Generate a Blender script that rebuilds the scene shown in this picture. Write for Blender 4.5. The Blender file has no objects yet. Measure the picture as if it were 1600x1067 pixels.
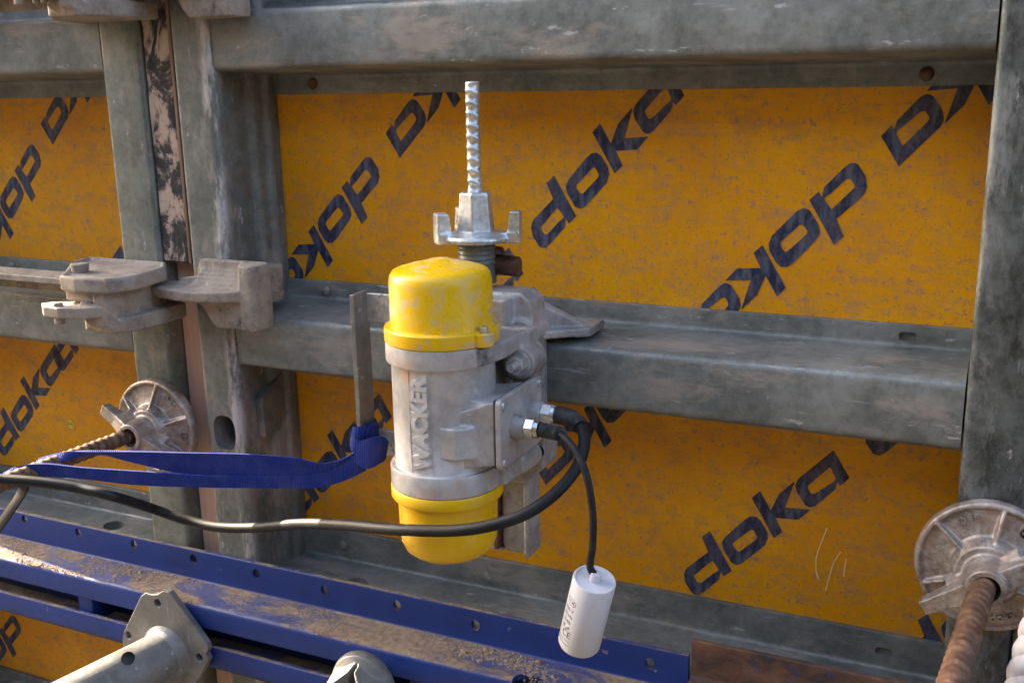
import bpy, bmesh, math, random
from mathutils import Vector, Matrix, Euler, noise as mnoise
random.seed(7)
sc = bpy.context.scene
COL = sc.collection
PI = math.pi
RAD = math.radians

# ------------------------------------------------------------ camera
ZC = 1.6                       # camera height above the ground
DIST = 0.96                    # camera distance from the front plane (y = 0) of the formwork frames
FPX = 1646.23                  # focal length in photograph pixels (1600 wide)
YAW, PITCH, ROLL = -0.43919616, -0.24395605, -0.01882672
_f = Vector((math.sin(YAW)*math.cos(PITCH), math.cos(YAW)*math.cos(PITCH), math.sin(PITCH)))
_r = _f.cross(Vector((0, 0, 1))).normalized()
_u = _r.cross(_f)
CR = _r*math.cos(ROLL) + _u*math.sin(ROLL)
CU = -_r*math.sin(ROLL) + _u*math.cos(ROLL)
CF = _f
cam = bpy.data.cameras.new('camera')
cam.sensor_fit = 'HORIZONTAL'; cam.sensor_width = 36.0
cam.lens = 36.0*FPX/1600.0
cam.clip_start = 0.02; cam.clip_end = 2000
cam.dof.use_dof = True; cam.dof.focus_distance = 1.12; cam.dof.aperture_fstop = 16.0
camo = bpy.data.objects.new('camera', cam); COL.objects.link(camo)
mw = Matrix((CR, CU, -CF)).transposed().to_4x4()
mw.translation = Vector((0, -DIST, ZC)); camo.matrix_world = mw
sc.camera = camo

# ------------------------------------------------------------ sky, sun, exposure
SUN_EL, SUN_AZ = RAD(26), RAD(6.7)     # azimuth: how far behind the wall plane, coming from the left
sun_from = Vector((-math.cos(SUN_AZ)*math.cos(SUN_EL), math.sin(SUN_AZ)*math.cos(SUN_EL), math.sin(SUN_EL)))
world = bpy.data.worlds.new('World'); sc.world = world; world.use_nodes = True
wn = world.node_tree; wn.nodes.clear()
sky = wn.nodes.new('ShaderNodeTexSky'); sky.sky_type = 'NISHITA'; sky.sun_disc = False
sky.sun_elevation = SUN_EL; sky.sun_rotation = math.atan2(sun_from.x, sun_from.y)
sky.air_density = 0.9; sky.dust_density = 3.6; sky.ozone_density = 0.3
bg = wn.nodes.new('ShaderNodeBackground'); bg.inputs['Strength'].default_value = 0.15
wo = wn.nodes.new('ShaderNodeOutputWorld')
wn.links.new(sky.outputs[0], bg.inputs[0]); wn.links.new(bg.outputs[0], wo.inputs[0])
sl = bpy.data.lights.new('sun', 'SUN'); sl.energy = 5.0; sl.angle = RAD(0.5); sl.color = (1.0, 0.82, 0.58)
slo = bpy.data.objects.new('sun', sl); COL.objects.link(slo)
slo.rotation_euler = sun_from.to_track_quat('Z', 'Y').to_euler(); slo.location = (-5, 3, 6)
sc.view_settings.view_transform = 'Standard'; sc.view_settings.look = 'None'
sc.view_settings.gamma = 1.0; sc.view_settings.use_curve_mapping = False
sc.view_settings.exposure = 2.62

# ------------------------------------------------------------ geometry helpers
# everything is modelled with z measured from camera height; roots are lifted by ZC at the end
def ray(px, py):
    return CR*(px-800) - CU*(py-533.5) + CF*FPX
CAMP = Vector((0, -DIST, 0))
def at(px, py, y=0.0):
    d = ray(px, py); return CAMP + d*((y+DIST)/d.y)

class MB:
    def __init__(s): s.bm = bmesh.new()
    def poly(s, vs):
        try: return s.bm.faces.new(vs)
        except ValueError: return None
    def loft(s, rings, cap=True, closed=True):
        R = [[s.bm.verts.new(p) for p in r] for r in rings]
        n = len(R[0])
        for a, b in zip(R, R[1:]):
            for i in range(n if closed else n-1):
                j = (i+1) % n; s.poly((a[i], a[j], b[j], b[i]))
        if cap and closed:
            s.poly(list(reversed(R[0]))); s.poly(R[-1])
        return s
    def box(s, x0, x1, y0, y1, z0, z1):
        return s.loft([[(x0,y0,z),(x1,y0,z),(x1,y1,z),(x0,y1,z)] for z in (z0,z1)])
    def prism(s, pts, axis, a, b):
        f = {'x': lambda p,t:(t,p[0],p[1]), 'y': lambda p,t:(p[0],t,p[1]), 'z': lambda p,t:(p[0],p[1],t)}[axis]
        return s.loft([[f(p,t) for p in pts] for t in (a,b)])
    def pxprism(s, pts, yf, yb, dx=0.0):
        q = [at(px,py,yf) for px,py in pts]
        return s.loft([[Vector((p.x,yf,p.z)) for p in q], [Vector((p.x+dx,yb,p.z)) for p in q]])
    def cyl(s, p0, p1, r0, r1=None, n=24):
        return s.tube([p0,p1], [r0, r0 if r1 is None else r1], n)
    def tube(s, pts, rad, n=12, cap=True):
        pts = [Vector(p) for p in pts]
        if not isinstance(rad,(list,tuple)): rad = [rad]*len(pts)
        rings = []; nrm = None
        for i,p in enumerate(pts):
            t = (pts[min(i+1,len(pts)-1)]-pts[max(i-1,0)]).normalized()
            if nrm is None:
                nrm = t.orthogonal().normalized()
            else:
                nrm = (nrm - t*nrm.dot(t)).normalized()
            bn = t.cross(nrm)
            rings.append([p+(nrm*math.cos(2*PI*k/n)+bn*math.sin(2*PI*k/n))*rad[i] for k in range(n)])
        return s.loft(rings, cap)
    def lathe(s, prof, c, n=64, k_=1.0):           # prof: (r, z) about a vertical axis through c
        return s.loft([[(c[0]+r*k_*math.cos(2*PI*k/n), c[1]+r*k_*math.sin(2*PI*k/n), z) for k in range(n)] for r,z in prof])
    def xform(s, M):
        bmesh.ops.transform(s.bm, matrix=M, verts=s.bm.verts); return s
    def add(s, other):
        me = bpy.data.meshes.new('t'); other.bm.to_mesh(me); s.bm.from_mesh(me); bpy.data.meshes.remove(me); return s
    def build(s, name, mat, parent=None, smooth=None, bevel=0, seg=2, remesh=0, relax=4):
        bmesh.ops.recalc_face_normals(s.bm, faces=s.bm.faces)
        me = bpy.data.meshes.new(name); s.bm.to_mesh(me); s.bm.free()
        return link(name, me, mat, parent, smooth, bevel, seg, remesh, relax)

def link(name, me, mat, parent=None, smooth=None, bevel=0, seg=2, remesh=0, relax=4):
    o = bpy.data.objects.new(name, me); COL.objects.link(o)
    if mat: me.materials.clear(); me.materials.append(mat)
    if smooth is not None or bevel or remesh:
        me.polygons.foreach_set('use_smooth', [True]*len(me.polygons))
        if smooth is not None and not bevel and not remesh: me.set_sharp_from_angle(angle=RAD(smooth))
    if remesh:
        m = o.modifiers.new('remesh','REMESH'); m.mode = 'VOXEL'; m.voxel_size = remesh; m.use_smooth_shade = True
        m = o.modifiers.new('relax','SMOOTH'); m.factor = 0.5; m.iterations = relax
    elif bevel:
        m = o.modifiers.new('bevel','BEVEL'); m.width = bevel; m.segments = seg; m.limit_method = 'ANGLE'
        m.angle_limit = RAD(30); m.harden_normals = True
    if parent:
        o.parent = parent; o.matrix_parent_inverse = Matrix.Translation(parent.location).inverted()
    return o

def cut(o, cutters):
    """real holes: cutters is a list of MB; the result replaces the mesh"""
    tmp = []
    for c in cutters:
        bmesh.ops.recalc_face_normals(c.bm, faces=c.bm.faces)
        me = bpy.data.meshes.new('cut'); c.bm.to_mesh(me); c.bm.free()
        k = bpy.data.objects.new('cut', me); COL.objects.link(k); tmp.append(k)
        m = o.modifiers.new('hole','BOOLEAN'); m.operation = 'DIFFERENCE'; m.object = k; m.solver = 'EXACT'
    keep = [m for m in o.modifiers if m.type != 'BOOLEAN']
    for m in keep: m.show_viewport = False
    dg = bpy.context.evaluated_depsgraph_get(); dg.update()
    me = bpy.data.meshes.new_from_object(o.evaluated_get(dg))
    for m in list(o.modifiers):
        if m.type == 'BOOLEAN': o.modifiers.remove(m)
    for m in keep: m.show_viewport = True
    o.data = me
    for k in tmp: bpy.data.objects.remove(k)
    return o

def tag(o, label=None, cat=None, group=None, kind=None):
    if label: o['label'] = label
    if cat: o['category'] = cat
    if group: o['group'] = group
    if kind: o['kind'] = kind
    return o
def thing(name, loc, label, cat, group=None):
    o = bpy.data.objects.new(name, None); COL.objects.link(o); o.location = loc; o.empty_display_size = 0.05
    return tag(o, label, cat, group)

def spline(pts, n=10):
    """Catmull-Rom through pts"""
    P = [Vector(p) for p in pts]; out = []
    for i in range(len(P)-1):
        p0 = P[i-1] if i else P[0]*2-P[1]; p1 = P[i]; p2 = P[i+1]; p3 = P[i+2] if i+2 < len(P) else P[-1]*2-P[-2]
        for k in range(n):
            t = k/n
            out.append(0.5*((2*p1)+(p2-p0)*t+(2*p0-5*p1+4*p2-p3)*t*t+(3*p1-p0-3*p2+p3)*t**3))
    out.append(P[-1]); return out

def text_mesh(body, size, bold=0.0, extrude=0.0, space=1.0):
    cu = bpy.data.curves.new('txt','FONT'); cu.body = body; cu.size = size; cu.offset = bold; cu.extrude = extrude
    cu.align_x = 'CENTER'; cu.align_y = 'CENTER'; cu.space_character = space; cu.resolution_u = 3
    o = bpy.data.objects.new('txt', cu); COL.objects.link(o)
    dg = bpy.context.evaluated_depsgraph_get(); dg.update()
    me = bpy.data.meshes.new_from_object(o.evaluated_get(dg))
    bpy.data.objects.remove(o); bpy.data.curves.remove(cu)
    return me

def flat_mesh(loops, depth):
    """2D filled outline with holes (even-odd), loops of (x, y); returns a mesh in xy"""
    cu = bpy.data.curves.new('c','CURVE'); cu.dimensions = '2D'; cu.fill_mode = 'BOTH'; cu.extrude = depth
    for lp in loops:
        sp = cu.splines.new('POLY'); sp.points.add(len(lp)-1); sp.use_cyclic_u = True
        for q,p in zip(sp.points, lp): q.co = (p[0],p[1],0,1)
    o = bpy.data.objects.new('c', cu); COL.objects.link(o)
    dg = bpy.context.evaluated_depsgraph_get(); dg.update()
    me = bpy.data.meshes.new_from_object(o.evaluated_get(dg))
    bpy.data.objects.remove(o); bpy.data.curves.remove(cu)
    return me

def rounded(pts, rad, n=4):
    out = []; N = len(pts)
    for i,p in enumerate(pts):
        p = Vector(p); a = Vector(pts[i-1]); b = Vector(pts[(i+1)%N]); r = rad[i] if isinstance(rad,(list,tuple)) else rad
        if r <= 0: out.append(tuple(p)); continue
        da = (a-p); db = (b-p); ra = min(r, da.length*.45); rb = min(r, db.length*.45)
        A = p+da.normalized()*ra; B = p+db.normalized()*rb
        for k in range(n+1):
            t = k/n; out.append(tuple(A*(1-t)**2+p*2*t*(1-t)+B*t*t))
    return out

# ------------------------------------------------------------ material helpers
class MT:
    def __init__(s, name, rough=0.6, metal=0.0, spec=0.5):
        s.m = bpy.data.materials.new(name); s.m.use_nodes = True; s.nt = s.m.node_tree
        s.b = s.nt.nodes['Principled BSDF']; s.b.inputs['Roughness'].default_value = rough
        s.b.inputs['Metallic'].default_value = metal; s.b.inputs['Specular IOR Level'].default_value = spec
        s.co = s.nt.nodes.new('ShaderNodeTexCoord').outputs['Object']
    def N(s, t): return s.nt.nodes.new(t)
    def L(s, a, b): s.nt.links.new(a, b)
    def vec(s, scale=(1,1,1), rot=(0,0,0), loc=(0,0,0)):
        n = s.N('ShaderNodeMapping'); n.inputs['Scale'].default_value = scale; n.inputs['Rotation'].default_value = rot
        n.inputs['Location'].default_value = loc
        s.L(s.co, n.inputs[0]); return n.outputs[0]
    def noise(s, scale, detail=4, rough=0.55, dist=0, vec=None):
        n = s.N('ShaderNodeTexNoise'); n.inputs['Scale'].default_value = scale; n.inputs['Detail'].default_value = detail
        n.inputs['Roughness'].default_value = rough; n.inputs['Distortion'].default_value = dist
        s.L(vec or s.co, n.inputs['Vector']); return n.outputs['Fac']
    def voro(s, scale, vec=None, out='Distance'):
        n = s.N('ShaderNodeTexVoronoi'); n.inputs['Scale'].default_value = scale
        s.L(vec or s.co, n.inputs['Vector']); return n.outputs[out]
    def wave(s, scale, vec=None, dist=0, dirn='X'):
        n = s.N('ShaderNodeTexWave'); n.inputs['Scale'].default_value = scale; n.inputs['Distortion'].default_value = dist
        n.bands_direction = dirn; s.L(vec or s.co, n.inputs['Vector']); return n.outputs['Fac']
    def ramp(s, f, stops):
        n = s.N('ShaderNodeValToRGB'); e = n.color_ramp.elements
        while len(e) < len(stops): e.new(0.5)
        for el,(p,c) in zip(e, stops):
            el.position = p; el.color = (c,c,c,1) if isinstance(c,(int,float)) else (*c,1)
        s.L(f, n.inputs[0]); return n.outputs[0]
    def mix(s, f, a, b):
        n = s.N('ShaderNodeMix'); n.data_type = 'RGBA'
        for v,i in ((f,0),(a,6),(b,7)):
            if isinstance(v,(int,float)): n.inputs[i].default_value = v
            elif isinstance(v,tuple): n.inputs[i].default_value = (*v,1)
            else: s.L(v, n.inputs[i])
        return n.outputs[2]
    def math(s, op, a, b=0.0):
        n = s.N('ShaderNodeMath'); n.operation = op; n.use_clamp = True
        for v,i in ((a,0),(b,1)):
            if isinstance(v,(int,float)): n.inputs[i].default_value = v
            else: s.L(v, n.inputs[i])
        return n.outputs[0]
    def up(s):                                    # 1 on faces that look upward
        g = s.N('ShaderNodeNewGeometry'); x = s.N('ShaderNodeSeparateXYZ'); s.L(g.outputs['Normal'], x.inputs[0])
        return x.outputs[2]
    def color(s, c): 
        if isinstance(c,tuple): s.b.inputs['Base Color'].default_value = (*c,1)
        else: s.L(c, s.b.inputs['Base Color'])
        return s
    def rough(s, v): s.L(v, s.b.inputs['Roughness']); return s
    def metal(s, v): s.L(v, s.b.inputs['Metallic']); return s
    def bump(s, h, strength=0.3, dist=0.001):
        n = s.N('ShaderNodeBump'); n.inputs['Strength'].default_value = strength; n.inputs['Distance'].default_value = dist
        s.L(h, n.inputs['Height']); s.L(n.outputs[0], s.b.inputs['Normal']); return s

def galvanised(name, lo, hi, dust=(.36,.31,.26), dust_at=.58, dark_at=.66, metal=.35, rough=.5, streak=(1,1,1), sc=1.0, rust=.65, tint=None, bump=.5, fc=1.0):
    m = MT(name, rough, metal)
    big = m.noise(12*sc, 7, .6, .05); fine = m.noise(80*sc, 7, .75, .1); sp = m.voro(150*sc, out='Color')
    c = m.ramp(big, [(.30,tuple(v*.85 for v in lo)),(.46,lo),(.58,hi),(.72,tuple(v*1.2 for v in hi))])
    c = m.mix(m.ramp(fine,[(.42,0),(.70,.55*fc)]), c, tuple(min(1,v*1.4) for v in hi))
    c = m.mix(m.ramp(fine,[(.30,.45*fc),(.45,0)]), c, tuple(v*.5 for v in lo))
    bw = m.N('ShaderNodeRGBToBW'); m.L(sp, bw.inputs[0])
    c = m.mix(m.ramp(bw.outputs[0],[(.2,.2),(.8,0)]), c, tuple(v*.55 for v in lo))
    sv = m.vec(streak)
    d = m.noise(14*sc, 10, .74, .1, sv)
    c = m.mix(m.ramp(d,[(dust_at-.02,0),(dust_at+.07,.75)]), c, dust)
    k = m.noise(17*sc, 11, .78, .15, m.vec(streak, loc=(3.1,1.7,5.2)))
    kd = m.ramp(k,[(dark_at-.05,0),(dark_at+.03,.8)])
    c = m.mix(kd, c, (.028,.027,.026))
    if rust:
        ru = m.noise(12*sc, 10, .76, .1, m.vec(loc=(7,2,9)))
        c = m.mix(m.ramp(ru,[(.62,0),(.68,rust)]), c, (.20,.095,.045))
    if tint:
        tn = m.noise(16, 5, .6, 0, m.vec((1,1,.7), loc=(2.2,4,6.3)))
        c = m.mix(m.ramp(tn,[(.60,0),(.72,.55)]), c, tint)
    wh = m.noise(60*sc, 6, .75, .1, m.vec(streak, loc=(1,8,3)))
    c = m.mix(m.ramp(wh,[(.63,0),(.67,.6)]), c, (.60,.60,.62))
    sx = 5 if streak[0] < 1 else 60; sz = 60 if streak[0] < 1 else 5     # fine scratches along the piece
    scr = m.noise(9, 3, .6, 0, m.vec((sx*.35,40,sz*.35), (0,.12,0), (2,5,1)))
    c = m.mix(m.ramp(scr,[(.66,0),(.70,.35)]), c, (.50,.50,.50))
    m.color(c)
    m.rough(m.ramp(m.noise(40,5),[(.3,rough-.12),(.7,rough+.2)]))
    m.bump(m.math('ADD', m.math('MULTIPLY', fine, .5), m.math('MULTIPLY', d, .5)), bump, .0016)
    return m.m

M = {}
M['galv'] = galvanised('galvanised_steel', (.135,.15,.132), (.21,.225,.20), dust=(.33,.285,.24), dust_at=.56, dark_at=.69, streak=(1,1,.4), fc=.8)
M['galv_beam'] = galvanised('galvanised_beam_steel', (.155,.170,.158), (.235,.25,.235), dust=(.37,.325,.28), dust_at=.55, dark_at=.69, streak=(.35,1,1), fc=.8)
M['galv_flange'] = galvanised('galvanised_flange_steel', (.14,.165,.165), (.23,.26,.26), dust=(.30,.27,.23), dust_at=.6, dark_at=.68, streak=(.35,1,1))
M['galv_dark'] = galvanised('stained_galvanised_steel', (.075,.085,.08), (.15,.165,.158), dust=(.27,.28,.27), dust_at=.54, dark_at=.56, streak=(1,1,.4))
M['galv_tube'] = galvanised('galvanised_tube_steel', (.17,.168,.158), (.25,.245,.23), dust=(.32,.28,.235), dust_at=.62, dark_at=.76, metal=.25, rough=.42, fc=.5, rust=.2)
M['cast'] = galvanised('dusty_cast_iron', (.22,.18,.145), (.31,.26,.21), dust=(.38,.31,.245), dust_at=.5, dark_at=.66, metal=.05, rough=.75, sc=1.6, bump=.7)
M['plate'] = galvanised('anchor_plate_casting', (.26,.21,.175), (.52,.47,.42), dust=(.36,.24,.17), dust_at=.52, dark_at=.62, metal=.5, rough=.36, sc=2.0, bump=.8)
M['alu'] = galvanised('dusty_cast_aluminium', (.42,.40,.385), (.55,.53,.515), dust=(.50,.43,.385), dust_at=.55, dark_at=.74, metal=.3, rough=.40, rust=0, tint=(.66,.34,.17), fc=.6, bump=.35)
M['alu_bright'] = galvanised('worn_bright_aluminium', (.66,.65,.64), (.78,.77,.76), dust=(.7,.66,.62), dust_at=.66, dark_at=.9, metal=.45, rough=.32, rust=0, fc=.3, bump=.2)
M['alu_grey'] = galvanised('grey_cast_aluminium', (.26,.25,.24), (.42,.405,.39), dust=(.42,.37,.33), dust_at=.54, dark_at=.63, metal=.3, rough=.5, rust=.2)
M['zinc'] = galvanised('bright_zinc', (.50,.505,.49), (.68,.69,.67), dust=(.5,.48,.44), dust_at=.68, dark_at=.74, metal=.7, rough=.32, rust=0, sc=2)

def sheet_mat(name, print_=False):
    m = MT(name, .45, 0, .28)
    if not print_:
        c = m.ramp(m.noise(6,4,.6),[(.3,(.66,.265,.002)),(.7,(.80,.37,.003))])
    else:
        c = m.ramp(m.noise(30,5,.65),[(.3,(.010,.017,.048)),(.7,(.030,.042,.095))])
        w = m.noise(26,8,.72,.4, m.vec((2.2,1,.7),(0,.8,0)))
        c = m.mix(m.ramp(w,[(.46,0),(.60,.7)]), c, (.13,.145,.20))
    g = m.noise(48,10,.8,.1, m.vec((.7,1,1.2)))
    c = m.mix(m.ramp(g,[(.48,0),(.61,.48 if not print_ else .12)]), c, (.34,.19,.11))
    s2 = m.noise(125,6,.7,.1)
    c = m.mix(m.ramp(s2,[(.57,0),(.63,.6 if not print_ else .3)]), c, (.24,.17,.165))
    s3 = m.noise(420,3,.55)
    c = m.mix(m.ramp(s3,[(.63,0),(.69,.5)]), c, (.12,.06,.02))
    s4 = m.noise(22,6,.7,.6, m.vec((.25,1,2.2)))
    c = m.mix(m.ramp(s4,[(.62,0),(.76,.35)]), c, (.62,.40,.16))
    m.color(c).rough(m.ramp(g,[(.4,.36),(.7,.62)]))
    m.bump(m.math('ADD', m.math('MULTIPLY', s2, .4), m.math('MULTIPLY', s3, .4)), .2, .0006)
    return m.m
M['sheet'] = sheet_mat('yellow_coated_plywood'); M['print'] = sheet_mat('navy_print', True)

m = MT('yellow_gloss_paint', .28, 0, .5)
c = m.ramp(m.noise(12,4),[(.3,(.76,.43,.002)),(.7,(.86,.52,.003))])
w = m.noise(45,8,.72,.8)
xyz = m.N('ShaderNodeSeparateXYZ'); m.L(m.co, xyz.inputs[0])
zz = m.math('ADD', xyz.outputs[2], .5)
band = m.math('MULTIPLY', m.ramp(zz,[(.265,0),(.275,1),(.290,.9),(.318,.15)]), m.ramp(m.noise(22,4,.6,0,m.vec(loc=(2,4,1))),[(.40,0),(.50,1)]))
topb = m.math('MULTIPLY', m.ramp(zz,[(.331,0),(.337,.8)]), m.ramp(m.noise(28,4,.6,0,m.vec(loc=(6,4,1))),[(.45,0),(.55,1)]))
c = m.mix(m.math('MULTIPLY', m.math('ADD', m.math('ADD', band, m.math('MULTIPLY', topb, .6)), .05), m.ramp(w,[(.50,0),(.56,1)])), c, (.42,.38,.32))
c = m.mix(m.ramp(m.noise(160,4,.7,.4),[(.68,0),(.72,.5)]), c, (.33,.24,.10))
m.color(c).rough(m.ramp(w,[(.4,.24),(.62,.55)])).bump(w,.12,.0006); M['yellow'] = m.m

m = MT('blue_paint', .38, 0, .5)
c = m.ramp(m.noise(10,4),[(.3,(.004,.024,.15)),(.7,(.007,.038,.215))])
sc1 = m.noise(70,6,.7,.3)
c = m.mix(m.ramp(sc1,[(.66,0),(.71,.7)]), c, (.22,.20,.20))
dn = m.noise(20,9,.72,.5, m.vec((.6,1.1,1)))
upf = m.ramp(m.up(),[(.55,0),(.9,1)])
big = m.noise(5,3,.5,0,m.vec(loc=(4.3,0,0)))
dm = m.math('MULTIPLY', upf, m.ramp(m.math('ADD', m.math('MULTIPLY',dn,.75), m.math('MULTIPLY',big,.35)),[(.49,0),(.55,.95)]))
dcol = m.ramp(m.noise(120,6,.7),[(.3,(.14,.095,.06)),(.7,(.34,.25,.17))])
fd = m.math('MULTIPLY', upf, m.ramp(m.noise(55,7,.75),[(.35,.08),(.65,.5)]))
c = m.mix(fd, c, (.20,.165,.14))
c = m.mix(dm, c, dcol)
m.color(c); m.rough(m.mix(dm, m.ramp(sc1,[(.4,.45),(.7,.65)]), (.95,.95,.95)))
m.bump(m.math('MULTIPLY', dm, m.noise(150,6,.75)), .9, .003); M['blue'] = m.m

m = MT('rusty_old_blue_paint', .8)
c = m.ramp(m.noise(35,7,.7,.5,m.vec((.6,1,1))),[(.35,(.035,.028,.024)),(.52,(.12,.055,.03)),(.7,(.22,.11,.06))])
c = m.mix(m.ramp(m.noise(24,6,.7,.5,m.vec(loc=(5,5,5))),[(.58,0),(.64,.8)]), c, (.02,.06,.16))
c = m.mix(m.ramp(m.noise(70,5,.7),[(.64,0),(.7,.7)]), c, (.34,.31,.28))
m.color(c).bump(m.noise(90,6,.7),.6,.002); M['rusty'] = m.m

m = MT('rusty_rod', .75, .15)
c = m.ramp(m.noise(70,7,.7,.4),[(.3,(.05,.022,.012)),(.5,(.13,.065,.035)),(.72,(.27,.165,.10))])
m.color(c).bump(m.noise(180,6,.7),.5,.001); M['rust'] = m.m
m = MT('brown_rusty_tube', .5, .2)
m.color(m.ramp(m.noise(90,6,.7),[(.35,(.035,.014,.010)),(.7,(.14,.07,.05))])).bump(m.noise(140,5),.4,.001); M['brown'] = m.m

m = MT('rubber_cable', .55, 0, .3)
c = m.mix(m.ramp(m.noise(60,6,.7,0,m.vec((.3,1,1))),[(.5,0),(.75,.4)]), (.009,.009,.010), (.06,.053,.046))
m.color(c).bump(m.noise(200,4),.15,.0005); M['rubber'] = m.m
m = MT('black_rubber', .6)
m.color(m.ramp(m.noise(90,6,.7),[(.4,(.012,.012,.013)),(.75,(.07,.063,.056))])).bump(m.noise(120,4),.2,.0006); M['black'] = m.m

m = MT('blue_webbing', .8, 0, .25)
wv = m.wave(120, dirn='X')
c = m.mix(m.ramp(m.noise(40,6,.7),[(.45,0),(.75,.5)]), (.014,.034,.24), (.085,.115,.30))
c = m.mix(m.math('MULTIPLY',wv,.35), c, (.006,.008,.07))
m.color(c).bump(wv,.7,.0008); M['strap'] = m.m

m = MT('pale_timber', .75)
g = m.noise(30,6,.65,.6,m.vec((3,1,.12)))
c = m.ramp(g,[(.3,(.70,.43,.30)),(.7,(.84,.58,.44))])
c = m.mix(m.ramp(m.noise(40,5,.7),[(.62,0),(.72,.5)]), c, (.22,.13,.09))
m.color(c).bump(g,.3,.001); M['timber'] = m.m
m = MT('dirty_black_strip', .8)
d = m.noise(22,8,.72,.5,m.vec((1.2,1,.8)))
c = m.ramp(d,[(.40,(.012,.012,.015)),(.47,(.05,.045,.045)),(.52,(.42,.31,.24)),(.7,(.56,.43,.34))])
m.color(c).bump(d,.8,.003); M['strip'] = m.m
m = MT('thin_plywood_edge', .8); m.color(m.ramp(m.noise(60,5,.6,0,m.vec((1,1,.1))),[(.3,(.15,.08,.045)),(.7,(.30,.19,.12))])); M['ply'] = m.m

m = MT('white_plastic', .35, 0, .5)
c = m.mix(m.ramp(m.noise(60,7,.72,.3),[(.55,0),(.75,.5)]), (.62,.61,.63), (.42,.39,.36))
m.color(c).bump(m.noise(90,4),.08,.0005); M['white'] = m.m
m = MT('dark_ink', .6); m.color((.04,.04,.055)); M['ink'] = m.m
m = MT('yellow_sticker', .5); m.color(m.ramp(m.noise(120,5),[(.3,(.62,.38,.02)),(.7,(.74,.50,.05))])); M['sticker'] = m.m
m = MT('sticker_ink', .6); m.color((.30,.15,.02)); M['sticker_ink'] = m.m
m = MT('chrome', .16, .95); m.color(m.ramp(m.noise(140,5,.7),[(.4,(.72,.72,.72)),(.75,(.42,.40,.38))])); M['chrome'] = m.m
m = MT('white_rope_fibre', .85)
rp = m.noise(160,4,.6,0,m.vec((1,1,.3)))
m.color(m.ramp(rp,[(.3,(.46,.43,.42)),(.7,(.60,.57,.57))])).bump(rp,.4,.001); M['rope'] = m.m
m = MT('sand', .95)
m.color(m.ramp(m.noise(150,5,.7),[(.3,(.15,.10,.065)),(.7,(.36,.27,.19))])); M['sand'] = m.m
m = MT('muddy_ground', .95)
g = m.noise(1.2,8,.65,.4)
m.color(m.ramp(g,[(.3,(.028,.022,.016)),(.7,(.052,.042,.031))])).bump(g,.8,.05); M['mud'] = m.m
m = MT('print_scratch', .6); m.color((.72,.52,.22)); M['scratch'] = m.m

# ------------------------------------------------------------ ground
g = MB(); n = 40
V = [[g.bm.verts.new(((i/n-.5)*600*abs(i/n-.5)*2, (j/n-.5)*600*abs(j/n-.5)*2, -ZC)) for j in range(n+1)] for i in range(n+1)]
for i in range(n):
    for j in range(n): g.poly((V[i][j],V[i+1][j],V[i+1][j+1],V[i][j+1]))
tag(g.build('ground', M['mud']), kind='structure')

g = MB(); n = 60  # unseen bank added behind the camera to block low sky, leaving light from above
rows = []
for j,(y,z) in enumerate(((-2.3,-.05),(-2.5,.7),(-2.7,1.6),(-2.9,2.6),(-3.2,3.5),(-3.7,4.1),(-9,4.3),(-9,-.3))):
    rows.append([Vector((-14+28*i/n, y+.25*mnoise.noise(Vector((i*.5,j*.7,0))), -ZC+z+(.12*mnoise.noise(Vector((i*.6,j,4))) if 0<j<7 else 0))) for i in range(n+1)])
g.loft(rows, cap=False, closed=False)
tag(g.build('sky_blocking_bank', M['mud'], None, smooth=60), kind='structure')

# ------------------------------------------------------------ printed logo, outline read off the photograph's sheet plane
SY = 0.095                                 # front face of the plywood sheet
_k = 4.268
def _w(p): q = at(1060+p[0]/_k, 690+p[1]/_k, SY); return (q.x, q.z)
LET = {
 'd': [[(157,632),(210,592),(355,858),(303,895),(284,862),(272,915),(165,1000),(130,1020),(95,1010),(50,940),(38,880),(55,840),(200,732)],
       [(103,888),(228,788),(272,852),(240,872),(150,940),(128,935),(108,905)]],
 'o': [[(445,515),(480,495),(520,498),(550,525),(592,600),(598,640),(575,690),(425,808),(390,820),(355,805),(300,715),(290,670),(310,635)],
       [(365,672),(475,590),(490,582),(505,590),(525,630),(520,648),(410,730),(393,728),(364,690)]],
 'k': [[(490,372),(545,325),(616,458),(672,345),(777,260),(712,438),(880,452),(800,518),(648,505),(692,600),(637,640)]],
 'a': [[(1035,55),(1142,240),(1080,293),(1062,268),(1048,315),(915,425),(880,437),(845,420),(790,335),(780,285),(800,245)],
       [(862,297),(875,280),(1010,170),(1016,173),(1050,240),(1043,258),(910,345),(885,345),(864,310)]],
}
ATOP = Vector(_w((1035,55))); DLEFT = Vector(_w((38,880)))
rad = {'d':[[0,0,0,0,0,6,6,12,12,12,12,12,0],3],'o':[8,3],'k':[0],'a':[[0,0,0,0,6,6,12,12,12,12,12],3]}
LOOPS = []
for ch, lps in LET.items():
    for k, lp in enumerate(lps):
        r = rad[ch][k] if k < len(rad[ch]) else 0
        LOOPS.append([tuple(Vector(_w(p))-ATOP) for p in rounded(lp, r, 3)])
DL = DLEFT-ATOP
logo_me = flat_mesh(LOOPS, 0.0002)
logo_me.transform(Matrix.Rotation(PI/2,4,'X'))     # xy -> xz, faces -y
def logo(sheet, px, py, anchor='a', inv=False):
    p = at(px,py,SY); q = Vector((p.x,p.z))
    off = Vector((0,0)) if anchor == 'a' else DL
    if inv: pos = q+off
    else: pos = q-off
    o = link('printed_logo', logo_me, M['print'], sheet)
    loc = Vector((pos.x, SY-0.0004, pos.y))
    o.matrix_local = Matrix.Identity(4)
    o.matrix_parent_inverse = Matrix.Identity(4)
    o.location = loc
    if inv: o.rotation_euler = (0,PI,0)
    return o

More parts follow.
